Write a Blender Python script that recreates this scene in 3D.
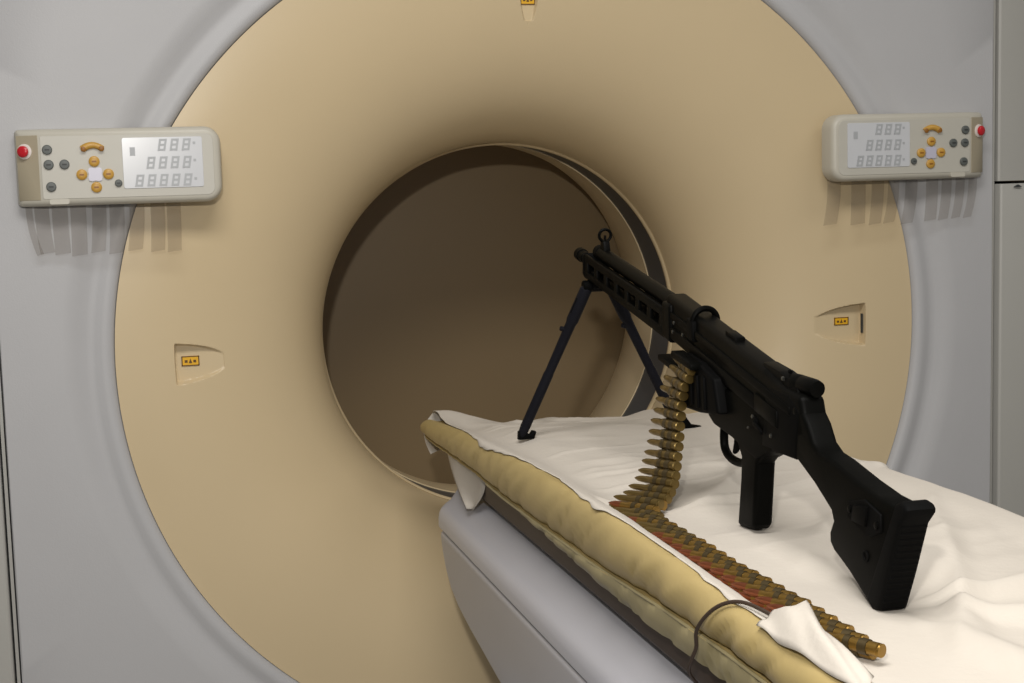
import bpy, bmesh, math, random
from mathutils import Vector, Matrix, noise
random.seed(4)
for o in list(bpy.data.objects): bpy.data.objects.remove(o)
S = bpy.context.scene
COL = S.collection
PI = math.pi
# ------------------------------------------------------------------ camera
CAM = Vector((-0.7038, -2.4766, 0.2867))
def cam_axes(y, p, r):
    fwd = Vector((math.sin(y)*math.cos(p), math.cos(y)*math.cos(p), -math.sin(p)))
    r0 = Vector((math.cos(y), -math.sin(y), 0)); u0 = r0.cross(fwd)
    return math.cos(r)*r0 + math.sin(r)*u0, -math.sin(r)*r0 + math.cos(r)*u0, fwd
_r, _u, _f = cam_axes(0.2568, 0.1111, -0.0282)
cd = bpy.data.cameras.new('camera'); cam = bpy.data.objects.new('camera', cd); COL.objects.link(cam)
cam.matrix_world = Matrix(((_r.x, _u.x, -_f.x, CAM.x), (_r.y, _u.y, -_f.y, CAM.y), (_r.z, _u.z, -_f.z, CAM.z), (0, 0, 0, 1)))
cd.sensor_width = 36; cd.lens = 36*1482.8/1024; cd.clip_start = .01
S.camera = cam
# ------------------------------------------------------------------ world, lamps, exposure
w = bpy.data.worlds.new('world'); S.world = w; w.use_nodes = True
w.node_tree.nodes['Background'].inputs[0].default_value = (1.0, .97, .92, 1)
w.node_tree.nodes['Background'].inputs[1].default_value = .19
def area(name, loc, target, sx, sy, power, col):
    l = bpy.data.lights.new(name, 'AREA'); l.shape = 'RECTANGLE'; l.size = sx; l.size_y = sy; l.energy = power; l.color = col
    o = bpy.data.objects.new(name, l); COL.objects.link(o); o.location = loc
    o.rotation_euler = (Vector(target)-Vector(loc)).to_track_quat('-Z', 'Y').to_euler()
    return o
area('ceiling_lamp', (-.55, -1.65, 1.62), (-.55, -1.65, 0), 1.2, .6, 40, (1, .97, .93))
area('ceiling_lamp', (1.25, -1.5, 1.62), (1.25, -1.5, 0), 1.2, .6, 9, (1, .96, .88))
area('camera_flash', (-.76, -2.46, .56), (-.05, 0, .05), .05, .035, 17, (1, .96, .9))
vs = S.view_settings; vs.view_transform = 'Standard'; vs.look = 'None'; vs.gamma = 1; vs.use_curve_mapping = False; vs.exposure = -0.08
# ------------------------------------------------------------------ materials
def srgb(r, g, b):
    f = lambda c: ((c/255+.055)/1.055)**2.4 if c/255 > .04045 else c/255/12.92
    return (f(r), f(g), f(b), 1)
MATS = {}
def mat(name, col, rough=.5, metal=0, var=.0, scale=40, bump=0, bscale=200, spec=.5, coat=0, trans=0, aniso=None):
    m = bpy.data.materials.new(name); m.use_nodes = True; nt = m.node_tree; b = nt.nodes['Principled BSDF']
    b.inputs['Base Color'].default_value = col; b.inputs['Roughness'].default_value = rough; b.inputs['Metallic'].default_value = metal
    b.inputs['Specular IOR Level'].default_value = spec; b.inputs['Coat Weight'].default_value = coat
    tc = nt.nodes.new('ShaderNodeTexCoord')
    src = tc.outputs['Object']
    if aniso:
        mp = nt.nodes.new('ShaderNodeMapping'); mp.inputs['Scale'].default_value = aniso; nt.links.new(src, mp.inputs[0]); src = mp.outputs[0]
    n = nt.nodes.new('ShaderNodeTexNoise'); n.inputs['Scale'].default_value = scale; n.inputs['Detail'].default_value = 5
    nt.links.new(src, n.inputs['Vector'])
    mx = nt.nodes.new('ShaderNodeMix'); mx.data_type = 'RGBA'
    mx.inputs[6].default_value = [c*(1-var) for c in col[:3]]+[1]; mx.inputs[7].default_value = [min(1, c*(1+var)) for c in col[:3]]+[1]
    nt.links.new(n.outputs[0], mx.inputs[0]); nt.links.new(mx.outputs[2], b.inputs['Base Color'])
    if bump:
        n2 = nt.nodes.new('ShaderNodeTexNoise'); n2.inputs['Scale'].default_value = bscale; n2.inputs['Detail'].default_value = 4
        nt.links.new(src, n2.inputs['Vector'])
        bp = nt.nodes.new('ShaderNodeBump'); bp.inputs['Strength'].default_value = bump; bp.inputs['Distance'].default_value = .002
        nt.links.new(n2.outputs[0], bp.inputs['Height']); nt.links.new(bp.outputs[0], b.inputs['Normal'])
    MATS[name] = m
    return m
tan = mat('tan_enamel', srgb(202, 183, 148), .33, var=.03, scale=6, bump=.05, bscale=500)
grey = mat('grey_enamel', srgb(178, 178, 180), .5, var=.03, scale=9, bump=.12, bscale=420)
greyside = mat('grey_enamel_side', srgb(170, 169, 164), .5, var=.03, scale=9, bump=.08, bscale=420)
darkgap = mat('dark_gap', srgb(48, 52, 54), .6, var=.1)
scanwin = mat('scan_window', srgb(62, 64, 68), .35, var=.08, scale=12)
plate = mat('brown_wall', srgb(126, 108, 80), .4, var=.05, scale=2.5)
panelm = mat('panel_plastic', srgb(186, 182, 170), .42, var=.02, scale=30)
panelface = mat('panel_face', srgb(184, 181, 171), .4, var=.03, scale=30)
endm = mat('beige_end', srgb(168, 158, 136), .45, var=.03, scale=30)
dispm = mat('display_plate', srgb(196, 198, 202), .22, var=.02, scale=30)
digitm = mat('display_digit', srgb(166, 169, 172), .4, var=.05)
btn = mat('grey_button', srgb(88, 92, 90), .45, var=.1, scale=200)
btnsym = mat('button_symbol', srgb(48, 50, 50), .5)
amber = mat('amber_button', srgb(190, 146, 62), .4, var=.12, scale=200)
ambersym = mat('amber_symbol', srgb(140, 92, 30), .45)
pads = mat('pad_center', srgb(186, 184, 200), .3, var=.03)
redm = mat('red_plastic', srgb(190, 28, 40), .3, var=.08)
whitem = mat('white_plastic', srgb(222, 214, 208), .4)
stick = mat('yellow_sticker', srgb(226, 172, 30), .5, var=.06, scale=90)
ink = mat('sticker_ink', srgb(96, 66, 20), .6)
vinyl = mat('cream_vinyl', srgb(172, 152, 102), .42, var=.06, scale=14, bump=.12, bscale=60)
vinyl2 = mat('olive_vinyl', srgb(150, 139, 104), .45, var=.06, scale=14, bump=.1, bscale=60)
cable = mat('dark_cord', srgb(58, 44, 34), .6)
under = mat('brown_underside', srgb(62, 46, 34), .6, var=.1)
basem = mat('table_grey', srgb(180, 180, 187), .36, var=.02, scale=8)
sheetm = mat('white_sheet', srgb(194, 187, 177), .85, var=.02, scale=30, bump=.25, bscale=120, spec=.2)
blk = mat('black_polymer', srgb(6, 6, 5), .5, spec=.045, var=.15, scale=60, bump=.1, bscale=900)
gunm = mat('black_steel', srgb(8, 8, 7), .42, spec=.045, metal=.0, var=.2, scale=80)
gund = mat('dark_steel', srgb(8, 8, 8), .55, spec=.045, metal=0, var=.2, scale=80)
bip = mat('bipod_steel', srgb(26, 26, 31), .42, spec=.045, metal=.1, var=.15, scale=60)
rub = mat('black_rubber', srgb(11, 11, 11), .65, spec=.045, var=.1)
pinm = mat('worn_steel', srgb(96, 96, 92), .3, metal=.9, var=.1)
brass = mat('brass', srgb(150, 118, 58), .32, metal=.85, var=.18, scale=60)
lacq = mat('dark_brass', srgb(122, 102, 58), .35, metal=.8, var=.2, scale=60)
copper = mat('copper', srgb(150, 88, 60), .32, metal=.85, var=.12, scale=60)
linkm = mat('belt_link_steel', srgb(84, 72, 48), .4, metal=.7, var=.2, scale=80)
floorm = mat('floor_vinyl', srgb(150, 146, 140), .4, var=.04, scale=4)
shadowm = bpy.data.materials.new('shadow_tint'); shadowm.use_nodes = True  # see-through tint imitating the shade under the control panels
nt = shadowm.node_tree; nt.nodes.remove(nt.nodes['Principled BSDF'])
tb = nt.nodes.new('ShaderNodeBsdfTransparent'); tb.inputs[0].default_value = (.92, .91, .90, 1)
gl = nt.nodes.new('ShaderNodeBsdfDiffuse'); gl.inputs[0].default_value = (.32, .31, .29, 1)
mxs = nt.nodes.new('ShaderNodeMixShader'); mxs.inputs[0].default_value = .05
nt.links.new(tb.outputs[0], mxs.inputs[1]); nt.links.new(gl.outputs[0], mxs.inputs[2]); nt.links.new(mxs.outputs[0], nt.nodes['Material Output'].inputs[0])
# ------------------------------------------------------------------ builders
def link(name, me, m, parent=None, smooth=None):
    o = bpy.data.objects.new(name, me); COL.objects.link(o)
    if m and not me.materials: me.materials.append(m)
    if parent: o.parent = parent
    return o
def smooth_me(me, ang=40):
    for p in me.polygons: p.use_smooth = True
    try: me.set_sharp_from_angle(angle=math.radians(ang))
    except Exception: pass
def obj(name, bm, m, parent=None, ang=40):
    bmesh.ops.recalc_face_normals(bm, faces=bm.faces)
    me = bpy.data.meshes.new(name); bm.to_mesh(me); bm.free()
    if ang: smooth_me(me, ang)
    return link(name, me, m, parent)
def empty(name, loc, rz=0, label=None, cat=None, group=None, kind=None):
    o = bpy.data.objects.new(name, None); COL.objects.link(o); o.location = loc; o.rotation_euler = (0, 0, rz); o.empty_display_size = .05
    tag(o, label, cat, group, kind); return o
def tag(o, label=None, cat=None, group=None, kind=None):
    for k, v in (('label', label), ('category', cat), ('group', group), ('kind', kind)):
        if v: o[k] = v
    return o
def bev(bm, r, seg=2):
    if r > 0: bmesh.ops.bevel(bm, geom=list(bm.edges), offset=r, segments=seg, affect='EDGES', profile=.5, clamp_overlap=True)
    return bm
def box(x0, x1, y0, y1, z0, z1, r=0, seg=2, bm=None):
    b = bmesh.new()
    bmesh.ops.create_cube(b, size=1)
    for v in b.verts: v.co = Vector((x0+(v.co.x+.5)*(x1-x0), y0+(v.co.y+.5)*(y1-y0), z0+(v.co.z+.5)*(z1-z0)))
    bev(b, r, seg)
    return merge(bm, b)
def merge(bm, b):
    if bm is None: return b
    me = bpy.data.meshes.new('t'); b.to_mesh(me); b.free(); bm.from_mesh(me); bpy.data.meshes.remove(me); return bm
def prism(pts, axis, a, b, r=0, seg=2, bm=None):
    """polygon pts (2D) extruded along axis: 'x' -> pts are (y,z); 'y' -> (x,z); 'z' -> (x,y)"""
    q = bmesh.new()
    def P(p, t): return {'x': (t, p[0], p[1]), 'y': (p[0], t, p[1]), 'z': (p[0], p[1], t)}[axis]
    v0 = [q.verts.new(P(p, a)) for p in pts]; v1 = [q.verts.new(P(p, b)) for p in pts]
    n = len(pts); q.faces.new(v0); q.faces.new(v1[::-1])
    for i in range(n): q.faces.new((v0[i], v1[i], v1[(i+1) % n], v0[(i+1) % n]))
    bmesh.ops.recalc_face_normals(q, faces=q.faces)
    if r: bev(q, r, seg)
    return merge(bm, q)
def lathe(prof, p0, d, n=20, bm=None, cap=True):
    """prof: list of (radius, along); around axis d from p0"""
    q = bmesh.new(); d = Vector(d).normalized(); a = d.orthogonal().normalized(); c = d.cross(a); p0 = Vector(p0)
    rings = []
    for r, t in prof:
        rings.append([q.verts.new(p0+d*t+(a*math.cos(2*PI*k/n)+c*math.sin(2*PI*k/n))*max(r, 1e-5)) for k in range(n)])
    for A, B in zip(rings, rings[1:]):
        for k in range(n): q.faces.new((A[k], A[(k+1) % n], B[(k+1) % n], B[k]))
    if cap: q.faces.new(rings[0][::-1]); q.faces.new(rings[-1])
    return merge(bm, q)
def cyl(p0, p1, r, r1=None, n=16, bm=None, e=.0008):
    p0, p1 = Vector(p0), Vector(p1); L = (p1-p0).length; r1 = r if r1 is None else r1
    e = min(e, r*.4, L*.3)
    return lathe([(r-e, 0), (r, e), (r1, L-e), (r1-e, L)], p0, p1-p0, n, bm)
def tube(pts, r, n=10, bm=None, closed=False):
    q = bmesh.new(); P = [Vector(p) for p in pts]; N = len(P); rings = []; up = None
    rr = r if isinstance(r, (list, tuple)) else [r]*N
    for i, p in enumerate(P):
        if closed: t = (P[(i+1) % N]-P[i-1]).normalized()
        else: t = (P[min(i+1, N-1)]-P[max(i-1, 0)]).normalized()
        a = t.orthogonal().normalized() if up is None else (up-t*up.dot(t)).normalized()
        up = a; c = t.cross(a)
        rings.append([q.verts.new(p+(a*math.cos(2*PI*k/n)+c*math.sin(2*PI*k/n))*rr[i]) for k in range(n)])
    for i in range(N if closed else N-1):
        A, B = rings[i], rings[(i+1) % N]
        for k in range(n): q.faces.new((A[k], A[(k+1) % n], B[(k+1) % n], B[k]))
    if not closed: q.faces.new(rings[0][::-1]); q.faces.new(rings[-1])
    return merge(bm, q)
def torus(c, axis, R, r, n=28, m=10, bm=None):
    d = Vector(axis).normalized(); a = d.orthogonal().normalized(); b = d.cross(a); c = Vector(c)
    return tube([c+(a*math.cos(2*PI*k/n)+b*math.sin(2*PI*k/n))*R for k in range(n)], r, m, bm, True)
def lerp_list(L, t):
    if t <= L[0][0]: return L[0][1]
    for (a, va), (b, vb) in zip(L, L[1:]):
        if t <= b:
            k = (t-a)/(b-a); return va+(vb-va)*k
    return L[-1][1]
def sstep(a, b, x):
    t = max(0, min(1, (x-a)/(b-a) if a != b else 0)); return t*t*(3-2*t)
def rrect(x0, x1, z0, z1, radii, n=6):
    """rounded rectangle, radii for (x0z0, x1z0, x1z1, x0z1)"""
    out = []
    for (cx, cz, sx, sz, r, a0) in ((x0, z0, 1, 1, radii[0], PI), (x1, z0, -1, 1, radii[1], 1.5*PI), (x1, z1, -1, -1, radii[2], 0), (x0, z1, 1, -1, radii[3], .5*PI)):
        for k in range(n+1):
            a = a0+.5*PI*k/n
            out.append((cx+sx*r+r*math.cos(a), cz+sz*r+r*math.sin(a)))
    return out
def grid_mesh(rows, bm=None, closed=False):
    q = bmesh.new(); V = [[q.verts.new(p) for p in r] for r in rows]
    for A, B in zip(V, V[1:]):
        n = len(A)
        for k in range(n if closed else n-1): q.faces.new((A[k], A[(k+1) % n], B[(k+1) % n], B[k]))
    return merge(bm, q)
def spline(P, n=6):
    P = [Vector(p) for p in P]; P = [2*P[0]-P[1]]+P+[2*P[-1]-P[-2]]; out = []
    for i in range(1, len(P)-2):
        a, b, c, d = P[i-1:i+3]
        for k in range(n):
            t = k/n; out.append(.5*((2*b)+(c-a)*t+(2*a-5*b+4*c-d)*t*t+(3*b-a-3*c+d)*t**3))
    return out+[P[-2]]
FLOOR = -.98
# ------------------------------------------------------------------ room
fl = obj('floor', box(-3.2, 3.2, -4.2, 2.2, FLOOR-.05, FLOOR), floorm, ang=None); tag(fl, kind='structure')
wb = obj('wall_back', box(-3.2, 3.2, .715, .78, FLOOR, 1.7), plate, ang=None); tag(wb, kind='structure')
# ------------------------------------------------------------------ CT gantry
RO, RI, DF = .7201, .35, .2777
gan = empty('ct_scanner_gantry', (0, .3, FLOOR), 0, 'grey CT scanner gantry with a round cream funnel and dark open bore', 'scanner')
def gp(name, bm, m, ang=40, parent=gan):
    bmesh.ops.translate(bm, verts=bm.verts, vec=(0, -.3, -FLOOR)); return obj(name, bm, m, parent, ang)
def flare_y(r):
    u = (RO-r)/(RO-RI); u = max(0, min(1, u)); return DF*(1-max(0, 1-u**2.35)**(1/2.35))
# notches: (angle, half angle, outer radius, floor depth)
NOTCH = [(PI+.010, .052, .624, .0225, .545), (-.008, .060, .626, .0255, .534), (PI/2+.005, .030, .648, .0225, .55)]
angs = [2*PI*k/540 for k in range(540)]
for a, h, ro, fy, ri in NOTCH:
    for k in range(61): angs.append((a-1.25*h+2.5*h*k/60) % (2*PI))
angs = sorted(set(round(a, 5) for a in angs))
rad = [RI+(RO-RI)*(1-math.cos(.5*PI*k/50)) for k in range(51)]
for a, h, ro, fy, ri in NOTCH: rad += [ro, ro+.0015, ro+.003]+[ri+(ro-ri)*k/16 for k in range(16)]
rad = sorted(set(round(r, 5) for r in rad))
rows = []
for r in rad:
    row = []
    for a in angs:
        y = flare_y(r)
        for na, h, ro, fy, ri in NOTCH:
            da = abs((a-na+PI) % (2*PI)-PI)
            t = (ro-r)/(ro-ri)
            if -.05 < t < 1.1 and da < 1.3*h:
                hh = h*math.sqrt(max(0, 1-max(0, t)**2*.85)) if t < 1 else 0
                mk = sstep(hh+.0035, hh-.0035, da)*sstep(ro+.0022, ro-.0002, r)
                y = max(y, y+(fy-y)*mk)
        row.append((r*math.cos(a), y, r*math.sin(a)))
    rows.append(row)
gp('funnel', grid_mesh(rows, closed=True), tan, 35)
def revolve(prof, n=240):
    return grid_mesh([[(r*math.cos(2*PI*k/n), y, r*math.sin(2*PI*k/n)) for k in range(n)] for r, y in prof], closed=True)
gp('bore_rim', revolve([(.351, DF-.006), (.3492, DF-.009), (.3465, DF-.005), (.3455, DF), (.3465, DF+.006), (.3495, DF+.009), (.353, DF+.009)]), tan)
gp('scan_window', revolve([(.3535, DF), (.3535, DF+.05), (.3535, .398)]), scanwin)
gp('bore_liner', revolve([(.3535, .3985), (.3515, .399), (.3515, .45), (.355, .50), (.364, .56), (.378, .62), (.392, .67), (.403, .70), (.43, .712)]), tan)
# front cover: rim moulding revolved, then out to the rectangle edge
XS, ZT, ZB = .886, .90, FLOOR+.02
XR, XLF = .8765, .8945
na = 360
A = [2*PI*k/na for k in range(na)]
for cx, cz in ((XR, ZT), (-XLF, ZT), (-XLF, ZB), (XR, ZB)): A.append(math.atan2(cz, cx) % (2*PI))
A = sorted(A)
prof = [(RO-.001, .012), (RO+.0005, .002), (RO+.003, -.004), (RO+.008, -.0085), (RO+.015, -.0105), (RO+.022, -.0095), (RO+.030, -.0065), (RO+.038, -.005), (RO+.046, -.007), (RO+.058, -.013), (RO+.072, -.0185), (RO+.084, -.02)]
rows = [[(r*math.cos(a), y, r*math.sin(a)) for a in A] for r, y in prof]
def edge_r(a):
    c, s = math.cos(a), math.sin(a); rs = []
    if abs(c) > 1e-6: rs.append((XR if c > 0 else XLF)/abs(c))
    if s > 1e-6: rs.append(ZT/s)
    if s < -1e-6: rs.append(ZB/s)
    return min(rs)
for t, y in ((.5, -.02), (.985, -.02), (1, -.018)):
    rows.append([((RO+.084+(edge_r(a)-RO-.084)*t)*math.cos(a), y, (RO+.084+(edge_r(a)-RO-.084)*t)*math.sin(a)) for a in A])
rows.append([(edge_r(a)*math.cos(a), .05, edge_r(a)*math.sin(a)) for a in A])
gp('front_cover', grid_mesh(rows, closed=True), grey, 35)
for s in (-1, 1):
    gp('seam_channel', box(min((s*.88-.009), (s*.91-.009)), max((s*.88-.009), (s*.91-.009)), .012, .05, ZB, ZT), darkgap, None)
    gp('side_cover', prism([((s*.8965-.009), -.018), ((s*.90-.009), -.021), ((s*1.05-.009), -.012), ((s*1.12-.009), .03), ((s*1.14-.009), .12), ((s*1.14-.009), .69), ((s*.8965-.009), .69)], 'z', .252, ZT), greyside)
    lo = gp('lower_side_cover', prism([((s*.8965-.009), -.026), ((s*.90-.009), -.029), ((s*1.05-.009), -.02), ((s*1.12-.009), .022), ((s*1.14-.009), .12), ((s*1.14-.009), .69), ((s*.8965-.009), .69)], 'z', ZB, .2465, r=.0015), greyside)
    gp('cover_latch', prism([((s*.932-.009)-.008, .2405), ((s*.932-.009)+.008, .2405), ((s*.932-.009), .2445)], 'y', -.032, -.02), darkgap)
    # pillar between front cover edge and the channel
    gp('seam_strip', box(min((s*.8885-.009), (s*.8935-.009)), max((s*.8885-.009), (s*.8935-.009)), -.012, .02, ZB, ZT), greyside, None)
gp('top_cover', box(-1.14, 1.14, .0, .69, ZT, ZT+.05, .015), greyside)
# laser apertures' warning stickers inside the notches
def sticker(cx, cz, y, w_, h_):
    st = gp('warning_sticker', box(cx-w_/2, cx+w_/2, y-.0012, y, cz-h_/2, cz+h_/2, .0002, 1), stick, None)
    b = None
    for x0, x1, z0, z1 in ((-.5, .5, .40, .5), (-.5, .5, -.5, -.40), (-.5, -.44, -.5, .5), (.44, .5, -.5, .5)):
        b = box(cx+x0*w_, cx+x1*w_, y-.0017, y-.0011, cz+z0*h_, cz+z1*h_, bm=b)
    gp('sticker_border', b, ink, None, st); st.children[0].location = (0, 0, 0)
    b = None
    b = prism([(cx-.10*w_, cz-.22*h_), (cx+.10*w_, cz-.22*h_), (cx, cz+.26*h_)], 'y', y-.0017, y-.0011, bm=b)
    for sx in (-1, 1): b = box(cx+sx*.24*w_-.08*w_, cx+sx*.24*w_+.08*w_, y-.0017, y-.0011, cz-.16*h_, cz+.1*h_, bm=b)
    gp('sticker_symbol', b, ink, None, st)
sticker(-.600, -.003, .0225, .029, .0165); sticker(.588, .001, .0255, .029, .0145); sticker(-.003, .587, .0225, .026, .018)
gp('laser_slot', box(.6240, .6256, .012, .0180, -.022, .014), darkgap, None)
# ------------------------------------------------------------------ control panels
def control_panel(sx, label, strips):
    X0, Z0, Y0 = .848, .257, -.062        # outer end, bottom, face
    W, H = .313, .119
    root = empty('control_panel', (sx*.685, -.02, .257), 0, label, 'control panel', 'gantry control panels')
    def part(name, bm, m, parent=root, ang=40):
        for v in bm.verts: v.co = Vector((v.co.x*sx-sx*.685, v.co.y+.02, v.co.z-.257))
        return obj(name, bm, m, parent, ang)
    # body: rounded outline, front rounded over, chamfered outer end carrying the stop button
    xo, xi, XC = X0, X0-W, .811
    q = bmesh.new()
    layers = [(0, -.021), (0, -.052), (.002, -.0575), (.005, -.0608), (.009, Y0)]
    rows = []
    for ins, y in layers:
        o_ = rrect(xi+ins, xo-ins, Z0+ins, Z0+H-ins, (max(.026-ins, .004), max(.007-ins, .002), max(.007-ins, .002), max(.026-ins, .004)), 7)
        o_ = o_[:8]+[(XC, Z0+ins)]+o_[8:24]+[(XC, Z0+H-ins)]+o_[24:]
        rows.append([(x, y+max(0, (x-XC))*.45*(1 if y < -.04 else 0), z) for x, z in o_])
    q = grid_mesh(rows, closed=True); q.verts.ensure_lookup_table()
    R_ = list(q.verts)[-len(rows[-1]):]; R0 = list(q.verts)[:len(rows[0])]
    q.faces.new(R_[8:26]); q.faces.new(R_[25:]+R_[:9]); q.faces.new(R0)
    part('body', q, panelm)
    # faceplate
    part('faceplate', prism(rrect(xi+.012, .809, Z0+.011, Z0+H-.011, (.012, .003, .003, .012)), 'y', Y0-.0008, Y0+.002, .0004, 1), panelface)
    part('end_strip', prism([(.8125, Y0-.0002), (.845, Y0+.0146), (.845, Y0+.0176), (.8125, Y0+.003)], 'z', Z0+.0095, Z0+H-.0095, .0004, 1), endm)
    yf = Y0-.0008
    U = lambda u: X0-u
    V = lambda v: Z0+v
    # display
    d = part('display', prism(rrect(U(.284), U(.161), V(.024), V(.103), (.003,)*4, 3), 'y', yf-.0012, yf+.001, .0003, 1), dispm)
    yd = yf-.0012
    def digit(cx, cz, w_, h_):
        b = None; t = w_*.26
        for x0, x1, z0, z1 in ((-.5, .5, .5, .5-t/h_), (-.5, .5, t/h_/2, -t/h_/2), (-.5, .5, -.5+t/h_, -.5)):
            b = prism([(cx+(x0*w_+z1*h_*.18*sx), cz+z1*h_), (cx+(x1*w_+z1*h_*.18*sx), cz+z1*h_), (cx+(x1*w_+z0*h_*.18*sx), cz+z0*h_), (cx+(x0*w_+z0*h_*.18*sx), cz+z0*h_)], 'y', yd-.0006, yd, bm=b)
        for x0, x1 in ((-.5, -.5+t/w_), (.5-t/w_, .5)):
            b = prism([(cx+x0*w_-.5*h_*.18*sx, cz-.5*h_), (cx+x1*w_-.5*h_*.18*sx, cz-.5*h_), (cx+x1*w_+.5*h_*.18*sx, cz+.5*h_), (cx+x0*w_+.5*h_*.18*sx, cz+.5*h_)], 'y', yd-.0009, yd, bm=b)
        part('digit', b, digitm, d, None).parent = d
    for row, (n, v) in enumerate(((3, .091), (4, .0635), (5, .036))):
        for k in range(n):
            c = (U(.2225)+ (-.055+.0185*(5-1-k)+.018) ) if sx > 0 else (U(.2225)-(-.055+.0185*(4-k)+.018))
            digit(c, V(v), .0118, .0185)
    # little tick marks and icon
    for v in (.093, .066, .037):
        c = U(.2225)+(.049 if sx > 0 else -.049)
        part('display_mark', box(c-.002, c+.002, yd-.0005, yd, V(v)-.002, V(v)+.002), digitm, d, None)
    c = U(.2225)-(.046 if sx > 0 else -.046)
    part('display_mark', box(c-.004, c+.004, yd-.0005, yd, V(.075), V(.088)), digitm, d, None)
    # grey buttons
    for u, v, r in ((.049, .087, .0076), (.050, .064, .0076), (.0735, .064, .0076), (.052, .030, .0076), (.153, .033, .0058)):
        b = part('button', lathe([(r*1.0, 0), (r, .003), (r*.85, .0042), (r*.3, .0046)], (U(u), yf+.0005, V(v)), (0, -1, 0), 20), btn)
        part('button_symbol', box(U(u)-r*.45, U(u)+r*.45, yf-.0046, yf-.0038, V(v)-r*.14, V(v)+r*.14), btnsym, b, None)
    # amber pad
    for u, v in ((.118, .0675), (.0985, .0475), (.1385, .0475), (.1195, .0275)):
        b = part('amber_button', lathe([(.0083, 0), (.0083, .003), (.007, .0042), (.003, .0046)], (U(u), yf+.0005, V(v)), (0, -1, 0), 20), amber)
        part('button_symbol', box(U(u)-.0035, U(u)+.0035, yf-.0046, yf-.0038, V(v)-.0013, V(v)+.0013), ambersym, b, None)
    star = []
    for k in range(16):
        a = 2*PI*k/16; r = (.0135 if k % 4 == 2 else .0115 if k % 2 else .0095)
        star.append((U(.1187)+r*math.cos(a), V(.0475)+r*math.sin(a)))
    part('cross_pad', prism(star, 'y', yf-.0024, yf+.001), pads)
    # arched amber rocker
    b = part('rocker_switch', tube([(U(.1165+.0155*t), yf-.001, V(.0865+.006*(1-t*t))) for t in [k/6-1 for k in range(13)]], [.0052+.0005*math.cos(k/12*PI) for k in range(13)], 10), amber)
    for t in (-1, 1):
        part('rocker_symbol', lathe([(.0042, 0), (.0042, .0012), (.003, .0018)], (U(.1165+.0135*t), yf-.0048, V(.087)), (0, -1, 0), 12), ambersym, b)
    # emergency stop on the chamfered end
    nrm = Vector((.41, -.912, 0)).normalized(); pc = Vector((.8325, -.0525, V(.085)))
    e = part('stop_button_collar', lathe([(.0118, -.002), (.0118, .002), (.0095, .003)], pc, nrm, 24), whitem)
    part('stop_button', lathe([(.007, .002), (.007, .004), (.0088, .005), (.0088, .008), (.007, .0098), (.003, .0103)], pc, nrm, 24), redm)
    part('finger_recess', prism(rrect(U(.078), U(.048), V(.0025), V(.011), (.003,)*4, 3), 'y', yf-.0006, yf+.003, .0003, 1), panelm)
    # translucent strips added in place of the striped shadow below the panel
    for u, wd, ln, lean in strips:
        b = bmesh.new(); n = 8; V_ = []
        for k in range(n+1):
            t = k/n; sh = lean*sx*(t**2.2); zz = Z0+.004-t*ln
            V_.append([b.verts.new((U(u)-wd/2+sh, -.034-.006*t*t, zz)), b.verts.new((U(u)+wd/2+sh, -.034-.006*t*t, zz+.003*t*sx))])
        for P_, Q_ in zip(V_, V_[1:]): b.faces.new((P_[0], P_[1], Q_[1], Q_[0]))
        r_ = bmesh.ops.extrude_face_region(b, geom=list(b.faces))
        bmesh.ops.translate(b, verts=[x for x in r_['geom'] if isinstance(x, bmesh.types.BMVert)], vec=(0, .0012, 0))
        part('shadow_strip', b, shadowm)
    root.location.x -= .008 if sx > 0 else .004; root.location.z += .003
    part('mounting_block', box(.62, .78, -.03, -.0205, Z0+.03, Z0+.09), panelm, ang=None)
    return root
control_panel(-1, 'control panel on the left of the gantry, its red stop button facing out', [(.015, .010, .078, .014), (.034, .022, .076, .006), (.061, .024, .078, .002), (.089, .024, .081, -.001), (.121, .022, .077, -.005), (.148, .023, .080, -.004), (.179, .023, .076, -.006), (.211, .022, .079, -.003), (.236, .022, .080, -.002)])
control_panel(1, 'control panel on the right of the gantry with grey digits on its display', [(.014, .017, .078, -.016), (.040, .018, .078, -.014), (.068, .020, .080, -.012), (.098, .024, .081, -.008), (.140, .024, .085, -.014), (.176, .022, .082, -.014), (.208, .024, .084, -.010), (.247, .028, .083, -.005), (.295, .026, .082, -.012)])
# ------------------------------------------------------------------ patient table
tab = empty('patient_table', (0, -1.2, FLOOR), 0, 'grey scanner patient table with a cream vinyl mattress edge', 'table')
def tp(name, bm, m, ang=40, parent=tab):
    bmesh.ops.translate(bm, verts=bm.verts, vec=(0, 1.2, -FLOOR)); return obj(name, bm, m, parent, ang)
YE = -2.25
# upper shell: cross-section swept along y, rounded at the gantry end
def shell_section(k, drop=0):
    # k shrinks the half width (rounding in plan)
    hw = .229*k
    return [(-hw, -.2735), (-hw, -.262), (-hw+.002, -.252), (-hw+.006, -.245), (-hw+.012, -.2395), (-hw+.022, -.2325-drop), (-.192*k, -.213-drop), (-.15*k, -.2085-drop), (0, -.206-drop), (.15*k, -.2085-drop), (.192*k, -.213-drop), (hw-.022, -.2325-drop), (hw-.012, -.2395), (hw-.006, -.245), (hw-.002, -.252), (hw, -.262), (hw, -.2735)]
rows = []
for y, k, dz in ((-.128, .80, -.022), (-.1285, .86, -.014), (-.131, .90, -.009), (-.136, .94, -.005), (-.145, .97, -.002), (-.157, .99, 0), (-.172, 1, 0), (-.5, 1, 0), (-1.2, 1, 0), (YE, 1, 0)):
    rows.append([(x, y, max(z+dz, -.2735)) for x, z in shell_section(k)])
q = grid_mesh(rows)
f0 = [v for v in q.verts]
bmesh.ops.holes_fill(q, edges=[e for e in q.edges if e.is_boundary], sides=0)
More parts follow.
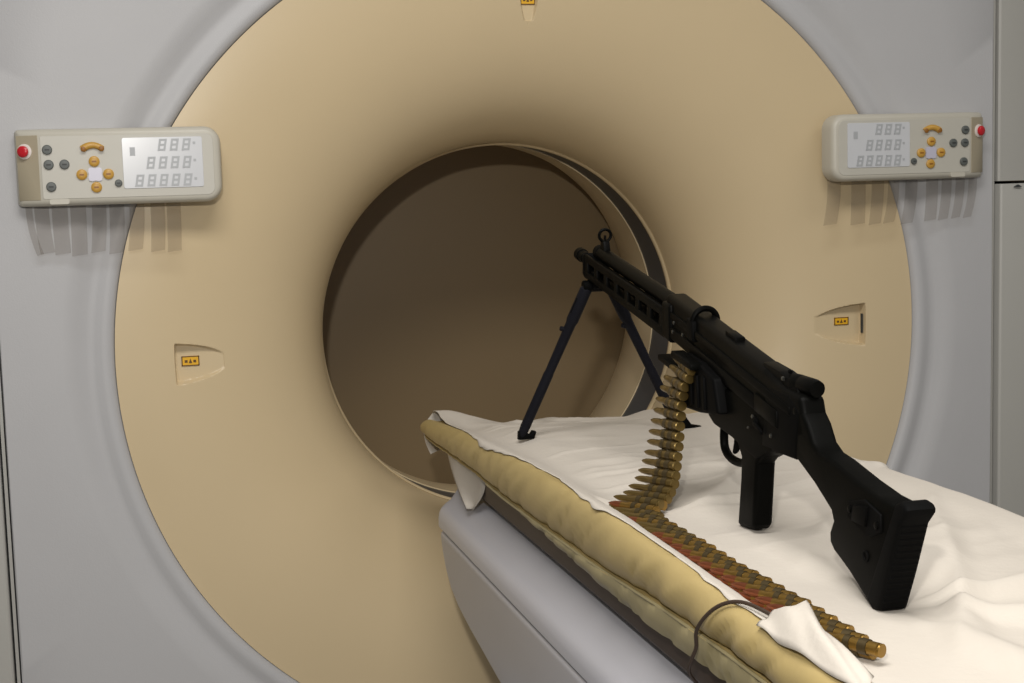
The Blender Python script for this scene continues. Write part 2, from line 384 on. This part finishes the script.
tp('upper_shell', q, basem, 50)
# lower shell with a curved underside
side = [(-.1755, -.278), (-.176, -.29), (-.186, -.31), (-.206, -.335), (-.24, -.358), (-.29, -.374), (-.37, -.388), (-.543, -.411), (-.9, -.45), (-1.25, -.49), (-1.3, -.55), (-1.3, FLOOR+.06), (-2.2, FLOOR+.06), (YE, -.5), (YE, -.278)]
rows = []
for x, k in ((-.200, .0), (-.221, .012), (-.2275, .004), (-.2275, 0)):
    pass
tp('lower_shell', prism(side, 'x', -.2285, .2285, .008, 3), basem, 50)
tp('shell_gap', prism([(-.185, -.30), (-.185, -.26), (-2.2, -.26), (-2.2, -.30)], 'x', -.219, .219), darkgap, None)
tp('base_plinth', box(-.30, .30, -2.2, -1.2, FLOOR, FLOOR+.08, .015), basem)
# sliding cradle (dark underside) and the mattress
tp('cradle', prism([(-.200, -.162), (-.196, -.195), (-.185, -.206), (.185, -.206), (.196, -.195), (.200, -.162)], 'y', YE, -.30, .003), under)
cb = obj('strap_cord', tube(spline([(-.19, -1.225, -.205), (-.205, -1.228, -.19), (-.222, -1.245, -.168), (-.2255, -1.262, -.150), (-.2245, -1.27, -.137), (-.2275, -1.278, -.121), (-.2275, -1.292, -.106), (-.222, -1.308, -.091), (-.214, -1.325, -.0815), (-.206, -1.345, -.0785), (-.198, -1.39, -.080)]), .0018, 8), cable)
tag(cb, 'thin dark cord looped over the mattress edge beside the belt', 'cord')
# ------------------------------------------------------------------ paper sheet
topz = [(-2.3, -.090), (-1.6, -.088), (-1.32, -.084), (-.98, -.0785), (-.6, -.086), (-.25, -.105), (0, -.124), (.04, -.127)]
def pad_top(y): return lerp_list(topz, y)
seamz = [(-2.3, -.125), (-1.31, -.1285), (-1.16, -.1325), (-.94, -.143), (-.55, -.150), (-.35, -.147), (-.1, -.152), (.04, -.152)]
botz = [(-2.3, -.155), (-1.31, -.158), (-1.09, -.164), (-.8, -.159), (-.35, -.150), (-.1, -.157), (.04, -.158)]
XL = [(-2.2, -0.196), (-1.6, -0.196), (-1.495, -0.197), (-1.358, -0.208), (-1.305, -0.21), (-1.188, -0.203), (-1.038, -0.205), (-0.936, -0.213), (-0.85, -0.208), (-0.752, -0.197), (-0.646, -0.206), (-0.528, -0.213), (-0.449, -0.218), (-0.35, -0.209), (-0.225, -0.199), (-0.1, -0.193), (0.06, -0.193)]
def ridge(x, y, ang, fr, st, seed):
    c, s = math.cos(ang), math.sin(ang); u, v = x*c+y*s, -x*s+y*c
    n = noise.noise(Vector((u*fr, v*fr*st, seed)))
    return max(0, 1-abs(n)*3.2)**2
def crease(x, y, ang, fr, st, seed):
    c, s_ = math.cos(ang), math.sin(ang); u, v = x*c+y*s_, -x*s_+y*c
    w_ = .25*noise.noise(Vector((x*3, y*3, seed+9)))
    n = noise.noise(Vector((u*fr*st+w_, v*fr, seed))); a = noise.noise(Vector((u*2.2, v*2.2, seed+4)))
    return max(0, 1-abs(n)*4.8)**1.4*max(0, .4+a*1.7)
TOE = (-.07, -1.33)
def sheet_z(x, y):
    base = -.102-.048*sstep(-.37, .05, y)
    m = 0
    m += .006*noise.noise(Vector((x*4, y*3, 1)))
    m += .010*crease(x, y, .95, 5, .16, 3.1)*sstep(-.16, 0, x)
    m += .008*crease(x, y, .42, 6, .14, 7.7)
    m += .008*crease(x, y, -.45, 7, .18, 11.3)*sstep(-.17, -.05, x)
    m += .005*crease(x, y, 1.3, 10, .16, 2.3)+.003*crease(x, y, .1, 14, .2, 6.1)
    m += .0006*noise.noise(Vector((x*26, y*26, 4)))
    # folds fanning out of the butt
    dx, dy = x-TOE[0], y-TOE[1]; d = math.hypot(dx, dy); a = math.atan2(dy, dx)
    w1 = (.5+.5*math.sin(a*8+1.2+.8*noise.noise(Vector((d*6, 0, 0)))))**3
    m += .014*math.exp(-((d-.15)/.12)**2)*w1*sstep(-.03, .05, dx)
    k = 1
    for cx, cy, r in ((TOE[0], TOE[1], .05), (-.02, -1.0, .05), (-.147, -.391, .03), (.105, -.4, .03)): k = min(k, sstep(.2*r, 1.4*r, math.hypot(x-cx, y-cy)))
    k = min(k, sstep(-.135, -.07, x) if y < -.85 else sstep(-.20, -.12, x))
    m = max(m, -.004)
    z = base+.0022+(m+.001)*k
    if x < -.12:
        t = sstep(-.178 if y < -.85 else -.12, -.190, x); z = z*(1-t)+(pad_top(y)+.0012-.35*max(0, x+.206)-.03*(1-math.sqrt(max(.05, 1-(min(0, x+.206)/.0185)**2))))*t
    t = sstep(.15, .195, x)
    if t > 0: z = z*(1-t)+max(z, pad_top(y)-.0115)*t
    t = sstep(-.06, -.18, x)*sstep(-.12, .03, y)
    if t > 0: z = z*(1-t)+max(z, -.110)*t
    return z
# ------------------------------------------------------------------ mattress on the table
def pad_section(y, n=12):
    zt = pad_top(y); zs = lerp_list(seamz, y); zb = lerp_list(botz, y)
    puff = .003*noise.noise(Vector((y*9, 0, 3)))+.002*noise.noise(Vector((y*24, 2, 1)))
    r = (zt-zs)/2; cx = -.206; zc = (zt+zs)/2; left = []
    low = sstep(-.5, -.85, y)
    for k in range(n+1):
        a = .5*PI+PI*.93*k/n
        left.append((cx+(.0165+puff)*math.cos(a), zc+r*math.sin(a)))
    left += [(-.2150-.002*low, zs-.001), (-.2150-.0035*low, zs-.3*(zs-zb)), (-.2145-.0035*low, zs-.6*(zs-zb)), (-.212-.003*low, zb+.001), (-.205, zb)]
    right = [(-x, z-.014) for x, z in left[::-1]]
    flat = [(-.193+.386*k/12, min(zt-.0045-(.014 if k > 9 else 0), sheet_z(-.193+.386*k/12, y)-(.0012 if k == 0 else .004 if k == 1 else .007))) for k in range(13)]
    return left+[(-.16, zb-.003), (.16, zb-.003)]+right, flat
ys = [.012, .010, .005, -.004, -.018]+[-.020-.008*k for k in range(1, 279)]
rows = []
for y in ys:
    sec, flat = pad_section(y)
    zm = (pad_top(y)+lerp_list(botz, y))/2
    tt = {.012: .35, .010: .6, .005: .8, -.004: .93, -.018: .985}.get(y, 1)
    ring = []
    for x, z in sec+flat[::-1]:
        wr = wz = 0
        if abs(x) > .195:
            q_ = y*26+(z+.12)*38
            wr = (.0034*ridge(q_*.03, z, 0, 30, .15, 5)+.0018*noise.noise(Vector((q_, z*12, 5))))*sstep(-.05, -.3, y)*(-1 if x > 0 else 1)
            wz = .0006*noise.noise(Vector((y*30, x*30, 8)))*sstep(-.05, -.3, y)
        zf = zm+(z-zm)*tt+wz
        if abs(x) < .185: zf = min(zf, sheet_z(x, y)-.006)
        ring.append((x*(.94+.06*tt)+wr, y, zf))
    rows.append(ring)
q = grid_mesh(rows, closed=True)
bmesh.ops.holes_fill(q, edges=[e for e in q.edges if e.is_boundary], sides=0)
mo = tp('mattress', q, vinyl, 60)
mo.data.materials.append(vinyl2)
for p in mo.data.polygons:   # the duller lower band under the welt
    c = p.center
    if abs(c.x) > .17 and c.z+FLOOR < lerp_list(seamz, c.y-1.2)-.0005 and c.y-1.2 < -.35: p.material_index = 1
for sd in (-1, 1):
    tp('welt', tube([(sd*.2155, y, lerp_list(seamz, y)-.001) for y in [-.42-.03*k for k in range(1, 60)]], .0018, 8), vinyl2)
NX, NY = 110, 420
rows = []
Y0s, Y1s = .048, -2.0
for j in range(NY+1):
    y = Y0s+(Y1s-Y0s)*j/NY; xl = lerp_list(XL, y)+.003*noise.noise(Vector((y*30, 0, 9))); row = []
    xr = .211; top = xr-xl; drop = .085+.02*noise.noise(Vector((y*6, 4, 0)))
    for i in range(NX+1):
        t = i/NX*(top+drop)
        if t <= top: x = xl+t; z = sheet_z(x, y)
        else:
            e = t-top; zr = sheet_z(xr, y)
            a = min(e/.03, PI/2); x = xr+.021*math.sin(a)+.004*noise.noise(Vector((y*14, e*9, 2))); z = zr-.02*(1-math.cos(a))-max(0, e-.03*PI/2)
        tip = sstep(-.02, .048, y)
        row.append((x, y-.03*abs(x)*tip*2, z-.010*tip**2))
    rows.append(row)
# the part that turns down over the tip of the mattress
b = grid_mesh(rows)
sh = obj('paper_sheet', b, sheetm, None, 80)
md = sh.modifiers.new('thick', 'SOLIDIFY'); md.thickness = .0008; md.offset = 1
tag(sh, 'crumpled white paper sheet covering the table mattress under the gun', 'sheet')
rows = []
for j in range(15):
    t = j/14; row = []
    for i in range(41):
        s = i/40; x = -.19+.40*s; lf = max(0, 1-s*6)
        y = .048-.03*abs(x)*2+.006*math.sin(t*PI)+.014*math.sin(min(1, t*1.6)*PI*.5)*lf-.085*t*t*lf
        ln = .055*(.8+.4*noise.noise(Vector((x*12, 0, 6))))*(1-lf)+.060*lf
        row.append((x-.022*math.sin(t*PI*.6)*lf, y+.003*noise.noise(Vector((x*20, t*3, 1))), sheet_z(x, .048)-.010-t*ln))
    rows.append(row)
so = obj('tip_turn_down', grid_mesh(rows), sheetm, sh, 80); so.modifiers.new('thick', 'SOLIDIFY').thickness = .0008
flap = []
for j in range(13):
    t = j/12; row = []
    for i in range(9):
        s = i/8
        y0, y1 = -.140-.165*t**1.2, -.385+.073*t-.012*math.sin(t*PI)
        y = y0+(y1-y0)*s; z = -.152-.002*s-.064*t
        x = -.205-.006*math.sin(s*4+2*t)-.003*t
        row.append((x, y, z))
    flap.append(row)
so = obj('hanging_flap', grid_mesh(flap), sheetm, sh, 80); so.modifiers.new('thick', 'SOLIDIFY').thickness = .0008
# corner folded back over the belt
fold = []
P0, P1 = [(-.217, -1.385, -.0845), (-.218, -1.43, -.0845), (-.215, -1.485, -.0845), (-.211, -1.56, -.085)], [(-.197, -1.378, -.076), (-.176, -1.393, -.067), (-.190, -1.452, -.072), (-.190, -1.53, -.082)]
for j in range(25):
    t = j/24*3; k = min(2, int(t)); f = t-k; row = []
    a = [P0[k][q]+(P0[k+1][q]-P0[k][q])*f for q in range(3)]; c = [P1[k][q]+(P1[k+1][q]-P1[k][q])*f for q in range(3)]
    for i in range(13):
        s = i/12
        row.append((a[0]+(c[0]-a[0])*s, a[1]+(c[1]-a[1])*s, a[2]+(c[2]-a[2])*s+.012*math.sin(PI*s)*math.sin(PI*j/24)+.0015*math.sin(9*s+j*.6)))
    fold.append(row)
so = obj('folded_corner', grid_mesh(fold), sheetm, sh, 80); so.modifiers.new('thick', 'SOLIDIFY').thickness = .0008
# ------------------------------------------------------------------ machine gun
GYAW = math.radians(2)
gun = empty('machine_gun', (-.0705, -1.33, -.1), -GYAW, 'black belt-fed machine gun standing on its bipod on the white sheet', 'gun')
TL = .183                                           # rise of the barrel line per metre
def up(s, z0=0): return .2140+TL*(min(s, .6)-.402)+.135*max(0, s-.6)+z0        # top line of the receiver
def gpart(name, bm, m, parent=gun, ang=35): return obj(name, bm, m, parent, ang)
def bar(s0, s1, zt0, zb0, w_, r=.002, off=0, m=gunm, name='receiver', parent=gun):
    """a bar along the barrel line: zt0 / zb0 are heights relative to the top line; w_ half width"""
    return gpart(name, prism([(s0, up(s0, zb0)), (s0, up(s0, zt0)), (s1, up(s1, zt0)), (s1, up(s1, zb0))], 'x', -w_-off, w_-off, r), m, parent)
AX = Vector((0, 1, .15)).normalized()
# receiver: rounded housing, raised side ribs
rcv = gpart('receiver', prism([(.135, .128), (.150, .168), (.19, up(.19, -.004)), (.24, up(.24)), (.545, up(.545)), (.545, up(.545, -.052)), (.40, up(.40, -.052)), (.30, up(.30, -.058)), (.20, .112)], 'x', -.0135, .0135, .006, 3), gunm)
bar(.17, .535, -.016, -.026, .0162, .002, name='side_rib', parent=rcv)
bar(.25, .535, -.034, -.050, .0165, .003, name='lower_rib', parent=rcv)
bar(.365, .335, .004, -.004, .006, .001, name='sight_rail_stud', parent=rcv)
bar(.20, .26, -.030, -.050, .0168, .003, name='rear_plate', parent=rcv)
# trunnion band with the carrying ring
gpart('trunnion_band', prism([(.52, up(.52, -.055)), (.52, up(.52, -.008)), (.55, up(.55, -.010)), (.55, up(.55, -.055))], 'x', -.0176, .0176, .004, 3), gunm)
ring = gpart('carrying_ring', torus((0, .445, up(.445, -.0078)), AX, .0150, .0036, 30, 10), gunm)
gpart('ring_bracket', prism([(.437, up(.437, -.03)), (.437, up(.437, -.006)), (.458, up(.458, -.006)), (.458, up(.458, -.03))], 'x', -.0185, -.004, .002), gund, ring)
# cocking tube over the barrel, front sight
ct = gpart('cocking_tube', cyl((0, .525, up(.525, -.013)), (0, .875, up(.875, -.012)), .0098, n=20), gunm)
gpart('tube_cap', lathe([(.0075, 0), (.0105, .001), (.0105, .014), (.008, .017)], Vector((0, .860, up(.860, -.012))), AX, 20), gund, ct)
fs = gpart('front_sight', torus((0, .845, up(.845, .0165)), AX, .0085, .0022, 26, 8), gunm)
gpart('sight_base', prism([(.832, up(.832, -.008)), (.839, up(.839, .010)), (.851, up(.851, .010)), (.858, up(.858, -.008))], 'x', -.0048, .0048, .0015), gunm, fs)
gpart('sight_post', box(-.0012, .0012, .843, .847, up(.845, .006), up(.845, .0165)), gund, fs)
# barrel with flash hider
br = gpart('barrel', cyl((0, .54, up(.54, -.034)), (0, .955, up(.955, -.034)), .0075, n=18), gund)
gpart('flash_hider', lathe([(.0075, 0), (.0085, .001), (.0085, .018), (.0100, .020), (.0100, .034), (.0085, .036), (.0055, .036), (.005, .02)], (0, .945, up(.945, -.034)), AX, 20, cap=False), gunm, br)
# slotted barrel shroud built from rails and bars, open between them
shr = gpart('barrel_shroud', prism([(.545, up(.545, -.056)), (.545, up(.545, -.046)), (.90, up(.90, -.044)), (.90, up(.90, -.053))], 'x', -.0165, .0165, .003, 2), gunm)
for s in (-1, 1):
    b = prism([(.545, up(.545, -.029)), (.545, up(.545, -.018)), (.90, up(.90, -.018)), (.90, up(.90, -.029))], 'x', s*.0125, s*.0172, .0012)
    b = prism([(.545, up(.545, -.052)), (.545, up(.545, -.042)), (.90, up(.90, -.042)), (.90, up(.90, -.052))], 'x', s*.0125, s*.0172, .0012, bm=b)
    gpart('shroud_rail', b, gunm, shr)
    for k in range(8):
        c = .556+.0475*k
        gpart('shroud_rib', prism([(c-.008, up(c, -.046)), (c-.0065, up(c, -.024)), (c+.0065, up(c, -.024)), (c+.008, up(c, -.046))], 'x', s*.0118, s*.0168, .001), gunm, shr)
gpart('shroud_cap', prism([(.892, up(.892, -.055)), (.892, up(.892, -.016)), (.905, up(.905, -.019)), (.908, up(.908, -.05))], 'x', -.0178, .0178, .004, 3), gund, shr)
gpart('cap_collar', lathe([(.012, 0), (.0125, .004), (.011, .014)], (0, .905, up(.905, -.034)), AX, 20), gund, shr)
# rear sight drum on its base
rs = gpart('rear_sight_base', prism([(.16, up(.16, -.016)), (.168, up(.168, .004)), (.21, up(.21, .006)), (.252, up(.252, .003)), (.262, up(.262, -.008))], 'x', -.0085, .0085, .0025), gunm)
gpart('sight_drum', lathe([(.005, 0), (.0088, .001), (.0092, .012), (.0086, .014), (.0092, .016), (.0092, .036), (.0082, .042), (.004, .043)], (-.001, .188, up(.188, .0015)), (.12, -1, -.05), 22), gunm, rs)
for k in range(5):
    a = 2*PI*k/5+.4
    gpart('drum_notch', lathe([(.0018, 0), (.0022, .001), (.0022, .004)], Vector((-.001+.0085*math.cos(a), .196, up(.19, .0015)+.0085*math.sin(a))), (.1, 1, .1), 8), pinm if k == 2 else gund, rs)
# shoulder stock
stock_prof = [(.215, .100), (.195, .107), (.160, .1045), (.118, .088), (.082, .0700), (.078, .062), (.0855, .050), (.0850, .040), (.076, .033), (.045, .022), (.012, .006), (-.004, .002), (-.030, .050), (-.050, .097), (-.044, .1015), (-.010, .1030), (.030, .1085), (.080, .1175), (.106, .1205), (.122, .128), (.134, .144), (.147, .154), (.165, .162), (.21, .156)]
sb = prism(stock_prof, 'x', -.0135, .0135)
bmesh.ops.bevel(sb, geom=[e for e in sb.edges if abs(e.verts[0].co.x-e.verts[1].co.x) < 1e-6], offset=.005, segments=3, affect='EDGES', profile=.5, clamp_overlap=True)
st = gpart('stock', sb, blk)
pad_prof = [(.0105, .0065), (-.004, -.0005), (-.016, .003), (-.034, .040), (-.054, .086), (-.0655, .0975), (-.0665, .1025), (-.062, .1065), (-.053, .1075), (-.044, .1035)]
pb = prism(pad_prof, 'x', -.0142, .0142)
bmesh.ops.bevel(pb, geom=[e for e in pb.edges if abs(e.verts[0].co.x-e.verts[1].co.x) < 1e-6], offset=.0045, segments=3, affect='EDGES', profile=.5, clamp_overlap=True)
bp_ = gpart('butt_pad', pb, rub)
for k in range(13):
    t = .10+.80*k/12; y = -.016+(-.062+.016)*t; z = .003+(.094-.003)*t
    # the pad's back is slightly hollow: follow its two segments
    if z < .040: y = -.016+(-.034+.016)*(z-.003)/.037
    else: y = -.034+(-.054+.034)*(z-.04)/.046
    gpart('pad_ridge', box(-.0118, .0118, y-.0007, y+.002, z-.0013, z+.0013, .0005, 1), rub, bp_)
hexp = [(.0403, .0885), (.0089, .0965), (-.0225, .0895), (-.0229, .0740), (.0013, .0640), (.0424, .0735)]
hx = [(c[0]-.0, c[1]) for c in hexp]
pl = gpart('swivel_plate', prism(hx, 'x', -.0155, -.0125, .0008, 1), rub, st)
gpart('swivel_bar', prism([(.0264, .0880), (-.0006, .0920), (.0032, .0730), (.0304, .0730)], 'x', -.0178, -.014, .001, 2), gund, st)
for s, z in ((.0365, .0820), (-.0155, .0785)): gpart('plate_screw', lathe([(.0034, 0), (.0034, .0014), (.002, .0018)], (-.0152, s, z), (-1, 0, 0), 12), gunm, st)
gpart('stock_eyelet', torus((-.0136, .0085, .0455), (1, 0, 0), .0044, .0012, 20, 6), rub, st)
gpart('stock_pin', lathe([(.0038, 0), (.0038, .0012), (.002, .0016)], (-.0133, .160, .152), (-1, 0, 0), 14), gunm, st)
# trigger housing, pistol grip, trigger guard, trigger
th = gpart('trigger_housing', prism([(.205, .106), (.200, .135), (.30, .150), (.392, .148), (.402, .112), (.384, .104), (.33, .098), (.262, .086), (.238, .096)], 'x', -.0145, .0145, .003, 2), blk)
gpart('pistol_grip', (lambda b: (bmesh.ops.bevel(b, geom=[e for e in b.edges if abs(e.verts[0].co.x-e.verts[1].co.x) < 1e-6], offset=.0055, segments=4, affect='EDGES', profile=.5, clamp_overlap=True), b)[1])(prism([(.326, .098), (.311, .080), (.3125, .060), (.323, .004), (.317, .0015), (.281, .0065), (.275, .012), (.268, .060), (.265, .080), (.248, .092), (.258, .105)], 'x', -.0112, .0112)), blk)
gpart('end_cap', prism([(.158, .104), (.150, .152), (.175, .166), (.232, .168), (.245, .102)], 'x', -.0146, .0146, .003, 2), gund)
gd = gpart('trigger_guard', tube(spline([(0, .378, .112), (0, .386, .100), (0, .388, .084), (0, .384, .0745), (0, .372, .0685), (0, .354, .0665), (0, .334, .068), (0, .314, .074)], 4), .0048, 10), blk)
gpart('trigger', tube([(0, .345, .106), (0, .343, .096), (0, .346, .087), (0, .352, .079), (0, .356, .076)], [.005, .005, .0045, .0036, .0024], 10), gund)
gpart('guard_front', prism([(.384, .102), (.380, .124), (.408, .130), (.404, .104)], 'x', -.006, .006, .002), blk)
sel = gpart('selector_lever', lathe([(.0062, 0), (.0062, .002), (.0045, .0032)], (-.0142, .258, .126), (-1, 0, 0), 18), gund)
gpart('selector_arm', prism([(.258, .1235), (.258, .1285), (.236, .1205), (.236, .1165)], 'x', -.0185, -.0155, .0008), gund, sel)
for s, z, r in ((.262, .1315, .0022), (.214, .119, .0022), (.274, .118, .0014)):
    gpart('housing_pin', lathe([(r, 0), (r, .0012), (r*.6, .0018)], (-.0160, s, z), (-1, 0, 0), 12), pinm, th)
# feed mechanism under the receiver
fb = gpart('feed_housing', prism([(.338, .122), (.352, .160), (.40, .172), (.455, .178), (.468, .166), (.478, .1195), (.470, .113), (.40, .115)], 'x', -.026, .022, .004, 3), gund)
for k in range(4):
    c = .372+.022*k
    gpart('feed_rib', prism([(c, .122), (c+.004, .158), (c+.011, .160), (c+.008, .1205)], 'x', -.0285, -.024, .001), gund, fb)
gpart('feed_lip', prism([(.395, .164), (.395, .171), (.462, .180), (.466, .172)], 'x', -.036, -.02, .0015), gunm, fb)
gpart('feed_tray', prism([(.455, .150), (.455, .156), (.53, .168), (.53, .161)], 'x', -.030, .02, .0015), gunm, fb)
# shroud fasteners catching the light
for s, z in ((.500, -.024), (.470, -.030), (.505, -.036)):
    gpart('trunnion_pin', lathe([(.0022, 0), (.0022, .001), (.0014, .0016)], (-.0184, s, up(s, z)), (-1, 0, 0), 10), pinm, rcv)
# bipod
J = Vector((0, .882, up(.882, -.062)))
bi = gpart('bipod_yoke', cyl(J+Vector((-.024, 0, 0)), J+Vector((.024, 0, 0)), .0085, n=16), gund)
gpart('yoke_clamp', prism([(.868, J.z-.004), (.866, J.z+.022), (.90, J.z+.024), (.90, J.z-.002)], 'x', -.0125, .0125, .003), gund, bi)
rotm = Matrix.Rotation(GYAW, 4, 'Z')
def to_local(p): return rotm @ (Vector(p)-Vector((-.0705, -1.33, -.1)))
for sgn, foot in ((-1, (-.148, -.391, -.0985)), (1, (.098, -.402, -.0985))):
    F = to_local(foot); T = J+Vector((sgn*.018, 0, -.002)); d = (F-T).normalized()
    L = (F-T).length
    leg = gpart('bipod_leg', lathe([(.0068, 0), (.0090, .003), (.0090, .052), (.0076, .058), (.0068, L*.55), (.0074, L*.57), (.0074, L-.02), (.0064, L-.006), (.004, L)], T, d, 16), bip)
    gpart('leg_latch', lathe([(.0036, 0), (.0036, .007), (.0026, .008)], T+d*(L*.27)+Vector((-.005, 0, 0)), (-1, .1, .25), 10), bip, leg)
    gpart('leg_groove', box(-.002, .002, -.001, .001, -.012, .012), gund, leg).matrix_local = Matrix.Translation(T+d*.028+Vector((-.0078, -.002, 0))) @ d.to_track_quat('Z', 'Y').to_matrix().to_4x4()
    gpart('foot_spur', prism([(-.004, -.004), (.020, -.0035), (.024, .007), (.018, .0085), (.014, .003), (-.003, .009)] if sgn < 0 else [(-.006, -.004), (.032, -.004), (.034, -.001), (.018, .002), (.004, .022), (-.008, .020)], 'y', -.005, .005, .001), gund, leg).matrix_local = Matrix.Translation(F+Vector((0, -.002, .003)))
# ------------------------------------------------------------------ ammunition belt
belt = empty('ammunition_belt', (-.15, -1.2, -.1), 0, 'brass cartridge belt hanging from the gun and trailing along the sheet', 'ammunition belt')
def me_of(bm, m, name, ang=40):
    bmesh.ops.recalc_face_normals(bm, faces=bm.faces); me = bpy.data.meshes.new(name); bm.to_mesh(me); bm.free(); smooth_me(me, ang); me.materials.append(m); return me
# cartridge along +Y, base at the origin
case_b = me_of(lathe([(.003, 0), (.0056, .0002), (.0058, .0013), (.0049, .0016), (.0049, .0026), (.0058, .0032), (.0056, .037), (.0054, .0395), (.0042, .0435), (.0041, .051)], (0, 0, 0), (0, 1, 0), 14), brass, 'case')
case_d = case_b.copy(); case_d.materials[0] = lacq
bul = me_of(lathe([(.0039, .050), (.0039, .056), (.0034, .062), (.0022, .067), (.0006, .0708)], (0, 0, 0), (0, 1, 0), 12), copper, 'bullet')
bul_d = bul.copy(); bul_d.materials[0] = lacq
lk = bmesh.new()
lk = lathe([(.0060, .012), (.0066, .0122), (.0066, .020), (.0060, .0202)], (0, 0, 0), (0, 1, 0), 12, cap=False)
lk = lathe([(.0058, .028), (.0064, .0282), (.0064, .034), (.0058, .0342)], (0, 0, 0), (0, 1, 0), 12, lk, cap=False)
lk = box(.003, .0085, .013, .033, -.0066, -.0056, .0003, 1, lk)
lkm = me_of(lk, linkm, 'belt_link')
def cartridge(base, tipdir, i, dark):
    y = Vector(tipdir).normalized(); x = y.cross(Vector((0, 0, 1))).normalized(); z = x.cross(y)
    M_ = Matrix((x, y, z)).transposed().to_4x4(); M_.translation = Vector(base)-belt.location
    roll = Matrix.Rotation(random.uniform(-.3, .3), 4, 'Y')
    c = link('cartridge', case_d if dark else case_b, None, belt); c.matrix_local = M_ @ roll
    t = link('bullet', bul_d if dark else bul, None, c)
    l = link('belt_link', lkm, None, belt); l.matrix_local = M_ @ roll
# hanging run: (base x, y, z, swing to the left in degrees, tip rise)
hang = [(-.086, -.922, .062, -4, .12), (-.086, -.915, .052, -2, .10), (-.087, -.904, .041, 0, .06), (-.087, -.898, .030, 2, .03), (-.088, -.895, .018, 5, .0), (-.088, -.893, .006, 7, -.02), (-.089, -.892, -.006, 9, -.03), (-.090, -.893, -.018, 11, -.04), (-.092, -.895, -.029, 12, -.05), (-.095, -.899, -.040, 14, -.06), (-.098, -.904, -.050, 16, -.05), (-.101, -.908, -.060, 19, -.05), (-.104, -.912, -.0685, 22, -.04), (-.109, -.915, -.077, 26, -.03), (-.114, -.917, -.084, 29, -.02)]
n = 0
for x, y, z, phi, rise in hang:
    a = math.radians(phi); cartridge((x, y, z), (-math.sin(a), math.cos(a), rise), n, True); n += 1
for k in range(44):
    t = k/43; y = -.926-.545*t
    x = lerp_list([(0, -.124), (.06, -.145), (.15, -.155), (.4, -.155), (1, -.150)], t)
    zz = lerp_list([(0, -.0895), (.1, -.0925), (1, -.0925)], t)+(.0062 if k % 2 else 0)+random.uniform(-.0006, .0006)
    a = math.radians(lerp_list([(0, 31), (.3, 27), (1, 26)], t)+random.uniform(-1, 1))
    cartridge((x+random.uniform(-.001, .001), y, zz), (-math.sin(a), math.cos(a), 0.0), n, t < .35 and k % 3 != 0); n += 1
